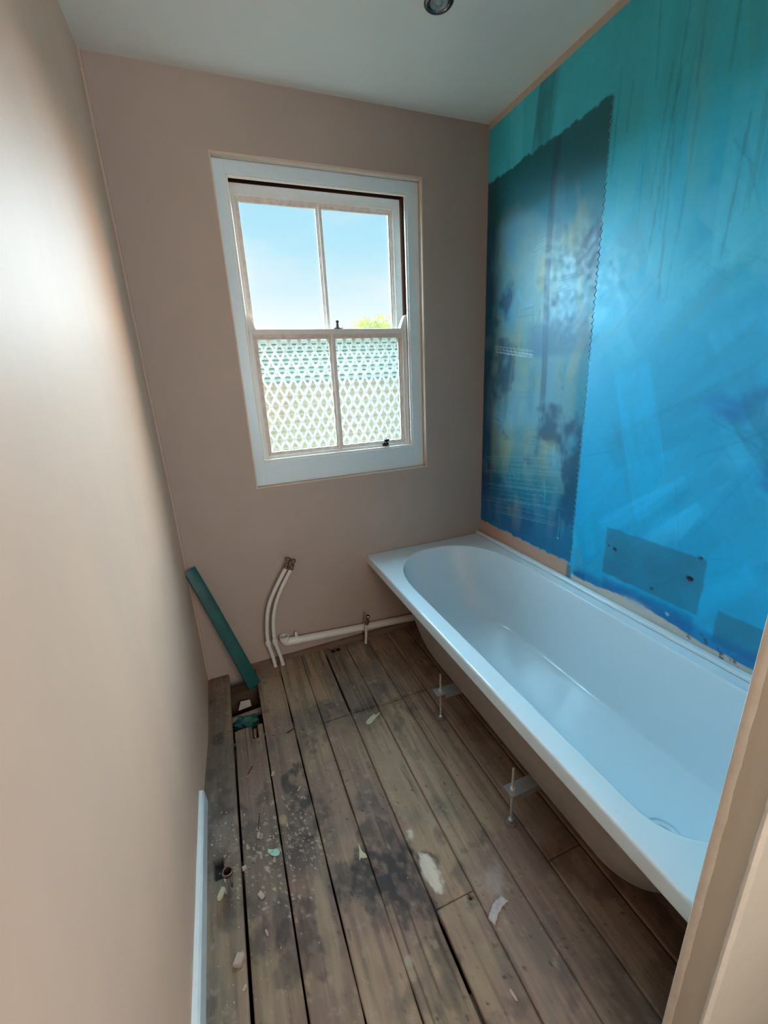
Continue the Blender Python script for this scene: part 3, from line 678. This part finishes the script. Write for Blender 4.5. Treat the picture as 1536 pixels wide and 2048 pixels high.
for j, (pp, lab, di) in enumerate(((((.322, -.046, -.02), (.314, -.047, .06), (.302, -.05, .146), (.307, -.05, .24), (.3275, -.05, .34), (.370, -.052, .43), (.434, -.052, .530)), 'left of two curved white water pipes standing before the window wall', (.35, 0, .9)),
                     (((.361, -.048, -.02), (.350, -.049, .06), (.335, -.05, .146), (.338, -.05, .24), (.358, -.05, .332), (.396, -.052, .42), (.457, -.052, .518)), 'right of two curved white water pipes, next to the waste pipe elbow', (.35, 0, .9)))):
    t = thing('water_pipe', lab, 'pipe', (pp[0][0], pp[0][1], 0), 'capped water pipes by the window wall')
    b = MB(); b.tube(bez(pp), .0092, 14); b.build('tube', 'pvc', t, smooth=True)
    valve(Vector(pp[-1]) - Vector(di).normalized() * .004, di, t)
    b = MB(); q = Vector(pp[2]); b.lathe(q - Vector((0, 0, .014)), (-.05, 0, 1), [(.0092, -.002), (.0118, 0), (.0118, .009), (.0138, .010), (.0138, .018), (.0118, .019), (.0118, .028), (.0092, .030)], 16); b.build('connector', 'pvc', t, smooth=True)
t = thing('water_pipe', 'short white pipe stub with copper end before the waste pipe', 'pipe', (.805, -.052, 0), 'capped water pipes by the window wall')
b = MB(); b.tube([(.804, -.056, -.02), (.805, -.060, .01), (.809, -.073, .11), (.812, -.078, .135)], .0072, 12); b.build('tube', 'pvc', t, smooth=True)
valve((.811, -.077, .128), (.14, -.12, .9), t)
wp = thing('waste_pipe', 'thick white plastic waste pipe running low along the window wall', 'pipe', (.386, -.026, .115))
A0, A1 = Vector((.395, -.028, .112)), Vector((1.50, -.028, .036))
b = MB(); b.tube([A0 + (A1 - A0) * .03, A1], .0195, 24); b.build('tube', 'pvc', wp, smooth=True)
b = MB(); b.tube([(.455, -.028, .108), (.40, -.028, .112), (.392, -.028, .114), (.386, -.028, .121), (.384, -.028, .128), (.384, -.028, .136)], .0215, 20, cap=False)
b.lathe((.384, -.028, .128), (0, 0, 1), [(.0215, -.004), (.0250, -.002), (.0250, .024), (.0205, .024), (.0205, 0.0), (0, -.002)], 24)
b.build('elbow', 'pvc', wp, smooth=True)
b = MB(); b.lathe((.447, -.028, .1084), Vector((1, 0, -.069)), [(.0196, -.006), (.0232, -.006), (.0232, .006), (.0196, .006)], 24); b.box((.437, -.034, .128), (.451, -.022, .158), .003); b.build('pipe_clip', 'pvc', wp, smooth=True)

# chrome pipe in the floor
ch = thing('chrome_pipe', 'short open chrome pipe end sticking up by the left skirting board', 'pipe', (.062, -1.018, 0))
b = MB(); b.lathe((.062, -1.018, -.02), (.06, .10, 1), [(.0125, 0), (.0125, .097), (.0112, .097), (.0112, .0)], 24); b.build('tube', 'chrome', ch, smooth=True)
b = MB(); b.lathe(Vector((.062, -1.018, -.02)) + Vector((.06, .10, 1)).normalized() * .095, (.06, .10, 1), [(.0112, -.012), (.0145, -.004), (.0145, .003), (.0112, .003), (.0108, -.05), (0, -.05)], 24); b.build('pipe_rim', 'copper', ch, smooth=True)

# contents of the void under the missing board
t = thing('copper_pipe', 'dull copper pipe rising from the notch by the floor opening', 'pipe', (.183, -.43, -.15))
b = MB(); b.tube(bez([(.186, -.395, -.17), (.186, -.40, -.08), (.184, -.42, -.01), (.1815, -.452, -.015), (.181, -.462, -.05)]), .0085, 12); b.build('tube', 'copper', t, smooth=True)
b = MB(); b.tube([(.0, -.258, -.078), (.35, -.232, -.072)], .017, 16); tag(b.build('floor_pipe', mat('dusty_pipe', (150, 140, 128), .7, noise=.4, nscale=30), smooth=True, origin=(.16, -.25, -.07)), 'dusty pipe crossing the floor opening, nearer the white scrap', 'pipe')
b = MB(); b.tube([(.0, -.375, -.10), (.35, -.360, -.10)], .008, 12); tag(b.build('floor_pipe', 'pvc', smooth=True, origin=(.16, -.31, -.09)), 'white pipe crossing the floor opening under the teal rag', 'pipe')
b = MB(); b.prism([(.122, -.218, -.057), (.134, -.165, -.055), (.176, -.168, -.055), (.180, -.215, -.054)], (0, 0, .0015)); tag(b.build('paper_scrap', 'paper', origin=(.15, -.20, -.055)), 'white torn scrap lying inside the floor opening', 'paper')
P_ = [];
bm = bmesh.new(); bmesh.ops.create_icosphere(bm, subdivisions=4, radius=1)
for v in bm.verts:
    d = v.co.normalized(); n_ = 1 + .35 * math.sin(d.x * 5 + 1) * math.sin(d.y * 6) + .15 * math.sin(d.z * 11 + d.x * 9)
    v.co = Vector((d.x * .048 * n_, d.y * .042 * n_, d.z * .03 * n_)) + Vector((.152, -.312, -.068))
b = MB(); b.bm.free(); b.bm = bm; tag(b.build('rag', 'tealdull', smooth=True, origin=(.152, -.312, -.1)), 'crumpled teal rag stuffed in the floor opening', 'rag')

# green strip leaning in the corner
st = []
b = MB(); a0, a1 = Vector((.020, -.032, .603)), Vector((.208, -.150, .000))
axis = (a1 - a0).normalized(); side = Vector((1, .35, 0)); side = (side - axis * side.dot(axis)).normalized(); nrm = axis.cross(side).normalized()
if nrm.y > 0: nrm = -nrm
rings = []
for i in range(41):
    s_ = i / 40; c = a0 + (a1 - a0) * s_ + nrm * (.010 * math.sin(PI * s_) + .003 * math.sin(9 * s_))
    wdt = (.027 + .004 * s_); tw = .15 * math.sin(3 * s_)
    sd = side * math.cos(tw) + nrm * math.sin(tw); nn = nrm * math.cos(tw) - side * math.sin(tw)
    prof_ = [(-1, -.010), (-.92, .001), (-.35, .004), (0.0, .0035), (.5, .004), (.93, .001), (1, -.009)]
    up_ = [c + sd * wdt * u + nn * h for u, h in prof_]; lo_ = [c + sd * (wdt - .0016) * u + nn * (h - .0016) for u, h in prof_][::-1]
    rings.append([b.bm.verts.new(p) for p in up_ + lo_])
for a, c in zip(rings, rings[1:]):
    n = len(a)
    for k in range(n): b.bm.faces.new((a[k], a[(k + 1) % n], c[(k + 1) % n], c[k]))
b.bm.faces.new(rings[0]); b.bm.faces.new(rings[-1][::-1])
tag(b.build('plastic_strip', 'teal', smooth=True, origin=a1), 'teal plastic strip leaning in the corner by the floor opening', 'strip')

# ------------------------------------------------------------------ ceiling downlight
dl = thing('downlight', 'round chrome recessed downlight in the ceiling', 'light', (1.036, -.505, H))
b = MB(); b.lathe((1.036, -.505, H), (0, 0, -1), [(.0435, -.001), (.0445, .002), (.041, .006), (.034, .0075), (.029, .006), (.027, .003), (.0265, -.0)], 40); b.build('bezel', mat('dark_chrome', (120, 122, 122), .15, 1.0), dl, smooth=True)
b = MB(); b.lathe((1.036, -.505, H - .0002), (0, 0, -1), [(.0265, .0005), (.0262, .004), (.024, .0045), (.02, .002), (.012, .003), (.0105, .006), (.006, .0085), (0, .009)], 32); b.build('bulb', 'lens', dl, smooth=True)

# ------------------------------------------------------------------ debris
def flake(name, x, y, rx, ry, rot, m, lab, cat, th=.0012, seed=0, n=9, jit=.35, z=.0012, group=None):
    r = random.Random(seed); pts = []
    for i in range(n):
        a = 2 * PI * i / n; q = 1 + (r.random() - .5) * 2 * jit; px, py = rx * q * math.cos(a), ry * q * math.sin(a)
        pts.append((x + px * math.cos(rot) - py * math.sin(rot), y + px * math.sin(rot) + py * math.cos(rot), z + .0012 * r.random()))
    b = MB(); b.prism(pts, (0, 0, th)); bmesh.ops.triangulate(b.bm, faces=[f for f in b.bm.faces if len(f.verts) > 4])
    return tag(b.build(name, m, origin=(x, y, z)), lab, cat, group)
flake('paint_flake', .654, -.579, .037, .012, .45, 'flake', 'large pale paint flake on the boards beyond the middle joint', 'flake', seed=2, n=12)
b = MB(); b.prism([(.428, -1.083, .002), (.436, -1.076, .002), (.441, -1.081, .002), (.4535, -1.083, .002), (.452, -1.072, .002), (.4445, -1.062, .003), (.441, -1.034, .002), (.437, -1.056, .003)], (0, 0, .0015))
tag(b.build('paint_flake', 'flake', origin=(.44, -1.07, .002)), 'cream arrow-shaped chip on the dark stained board', 'flake')
flake('paint_flake', .194, -.955, .018, .010, -.8, 'mint', 'small mint green paint chip among the plaster crumbs', 'flake', seed=5, n=8)
b = MB(); b.prism([(.139, -.634, .0015), (.143, -.638, .0015), (.1615, -.612, .0015), (.157, -.609, .0015)], (0, 0, .003)); tag(b.build('splinter', 'red', origin=(.15, -.624, .0015)), 'short rusty red splinter on the second floorboard', 'splinter')
b = MB(); b.prism([(.155, -.862, .0015), (.1575, -.863, .0015), (.1660, -.812, .0015), (.1640, -.810, .0015)], (0, 0, .0025)); tag(b.build('splinter', 'darkstick', origin=(.16, -.83, .0015)), 'thin dark splinter pointing away on the second floorboard', 'splinter')
b = MB(); b.prism([(.305, -.503, .0015), (.306, -.507, .0015), (.337, -.495, .0015), (.336, -.492, .0015)], (0, 0, .002)); tag(b.build('splinter', 'darkstick', origin=(.32, -.5, .0015)), 'dark sliver of wood by the gap past the floor opening', 'splinter')
b = MB(); pts = [(.700 + .062 * s_, -1.362 + .030 * s_ + .008 * math.sin(3 * s_)) for s_ in np.linspace(0, 1.05, 12)]
rings = []
for i, (x, y) in enumerate(pts):
    wv = .0105 * (1 - .1 * math.sin(i * 2.1)); zt = .002 + .0015 * (1 + math.sin(i * 1.9)) + .004 * (i < 3) * (3 - i) / 3
    d = Vector((.42, -.9, 0)).normalized()
    rings.append([b.bm.verts.new(Vector((x, y, zt)) + d * wv * u + Vector((0, 0, .0012 * math.sin(u * 5 + i)))) for u in (-1, -.4, .2, 1)])
for a, c in zip(rings, rings[1:]):
    for k in range(3): b.bm.faces.new((a[k], a[k + 1], c[k + 1], c[k]))
o = tag(b.build('tape_strip', 'tape', smooth=True, origin=(.73, -1.35, .001)), 'crumpled piece of clear tape on the boards near the bath', 'tape')
md = o.modifiers.new('solid', 'SOLIDIFY'); md.thickness = .0006
def lump(x, y, sx, sy, sz, rot, lab, seed, m='crumb', name='plaster_chunk'):
    bm = bmesh.new(); bmesh.ops.create_cube(bm, size=1); r = random.Random(seed)
    bmesh.ops.bevel(bm, geom=list(bm.edges), offset=.14, segments=1, affect='EDGES')
    for v in bm.verts:
        p = Vector(((v.co.x + (r.random() - .5) * .22) * sx, (v.co.y + (r.random() - .5) * .22) * sy, (v.co.z + .5) * sz)); p.rotate(Matrix.Rotation(rot, 3, 'Z')); v.co = p + Vector((x, y, .001))
    b = MB(); b.bm.free(); b.bm = bm; return tag(b.build(name, m, origin=(x, y, .001)), lab, 'plaster chunk')
lump(.078, -1.180, .021, .028, .010, -.5, 'largest square chunk of plaster at the near end of the left board', 3)
lump(.106, -.965, .012, .012, .006, .3, 'small round plaster lump beside the chrome pipe at the gap', 4)
lump(.040, -1.008, .014, .030, .006, -.4, 'flat beige wedge lying against the chrome pipe', 6, m='flake')
lump(.146, -1.057, .012, .022, .004, .5, 'white plaster chip below the crumbs on the second board', 8)
lump(.667, -1.494, .006, .020, .004, .2, 'slim white chip on the boards at the lower right', 9)
lump(.155, -.883, .009, .018, .004, -.2, 'oblong pale chip beside the dark splinter', 10)
lump(.2265, -.675, .010, .018, .003, -.3, 'curled pale chip caught on the gap before the floor opening', 12)
lump(.305, -.775, .005, .018, .003, -.7, 'thin white chip lying on the sooty stain', 13)
lump(.088, -1.238, .006, .013, .003, -.7, 'tiny chip just nearer than the square plaster chunk', 14)
lump(.150, -1.150, .005, .016, .003, .3, 'narrow white sliver on the near end of the second board', 15)
# uncountable crumbs: one object
b = MB(); r = random.Random(5)
def crumb(x, y, s_):
    a = r.random() * 6.28; n = r.choice([3, 4, 5]); el = .4 + .6 * r.random(); rt = r.random() * 6.28
    pts = []
    for i in range(n):
        q = s_ * (.7 + .6 * r.random()); px, py = q * math.cos(a + 6.28 * i / n), q * el * math.sin(a + 6.28 * i / n)
        pts.append((x + px * math.cos(rt) - py * math.sin(rt), y + px * math.sin(rt) + py * math.cos(rt), .0012))
    if any(abs(x - g) < .008 for g in edges): return
    if .10 < x < .22 and y > -.45: return
    b.prism(pts, (0, 0, .001 + s_ * .35 * r.random()))
for (cx, cy, sx, sy, n, smin, smax) in ((.205, -.93, .035, .05, 90, .0012, .0055), (.27, -.98, .035, .04, 110, .001, .004), (.06, -.86, .03, .07, 90, .001, .0055), (.15, -.64, .02, .03, 50, .001, .003), (.18, -.75, .03, .08, 60, .0008, .003),
                                   (.06, -1.15, .04, .12, 60, .0008, .003), (.2, -1.1, .1, .15, 70, .0008, .0025), (.05, -.3, .03, .15, 50, .0008, .003), (.45, -.9, .25, .4, 110, .0006, .002), (.78, -1.2, .15, .3, 50, .0006, .002), (.1, -1.0, .02, .03, 40, .001, .003)):
    for _ in range(int(n * .8)):
        x, y = r.gauss(cx, sx), r.gauss(cy, sy)
        if x > .012 and -1.65 < y < -.03: crumb(x, y, smin + (smax - smin) * r.random() ** 2.2)
tag(b.build('plaster_crumbs', 'crumb'), 'scattered pinkish plaster crumbs over the old floorboards', 'debris', kind='stuff')

# ------------------------------------------------------------------ outside
b = MB(); b.box((-30, .3, -2.8), (40, 60, -2.7)); struct(b.build('ground', 'grass'))
bd = thing('neighbour_building', 'brick building with pale tiled roof seen through the patterned lower glass', 'building', (2.5, 5.0, -2.7))
b = MB(); b.box((-6, 5.0, -2.7), (9, 7.6, 1.42)); b.build('wall', 'brick', bd)
b = MB()
for i in range(10):
    f0, f1 = i / 10, (i + 1) / 10; y0, y1 = 4.85 + 1.3 * f0, 4.85 + 1.3 * f1; z0, z1 = 1.40 + .70 * f0, 1.40 + .70 * f1
    b.prism([(-6.1, y0 - .03, z0 + .012), (-6.1, y1, z1 + .0), (-6.1, y1, z1 - .04), (-6.1, y0 - .03, z0 - .02)], (15.2, 0, 0))
b.build('roof', 'slates', bd)
tr = thing('tree', 'yellow green tree top seen through the upper right pane', 'tree', (4.75, 10.0, -2.7))
b = MB(); b.tube([(4.75, 10, -2.7), (4.7, 10, 0), (4.8, 10, 1.6), (4.75, 10, 2.4)], [.16, .12, .08, .03], 10)
for k in range(9):
    a = k * 2.4; b.tube([(4.75, 10, 1.0 + .12 * k), (4.75 + .45 * math.cos(a), 10 + .45 * math.sin(a), 1.6 + .12 * k), (4.75 + .7 * math.cos(a), 10 + .7 * math.sin(a), 1.95 + .1 * k)], [.04, .025, .008], 6)
b.build('trunk', 'trunk', tr)
b = MB(); r = random.Random(9)
for _ in range(11000):
    a, c = r.random() * 6.28, r.random() * 2 - 1; q = r.random() ** .4; s_ = math.sqrt(1 - c * c)
    lob = 1 + .16 * math.sin(a * 5 + c * 4) + .1 * math.sin(a * 11)
    p = Vector((4.80 + 1.0 * lob * q * s_ * math.cos(a), 10 + .9 * lob * q * s_ * math.sin(a), 1.95 + 1.0 * lob * q * c))
    u = Vector((r.gauss(0, 1), r.gauss(0, 1), r.gauss(0, 1))).normalized(); v = u.orthogonal().normalized(); L_ = .035 + .03 * r.random()
    vs = [b.bm.verts.new(p + u * L_), b.bm.verts.new(p + v * L_ * .5), b.bm.verts.new(p - u * L_), b.bm.verts.new(p - v * L_ * .5)]; b.bm.faces.new(vs)
b.build('foliage', 'leaf', tr)
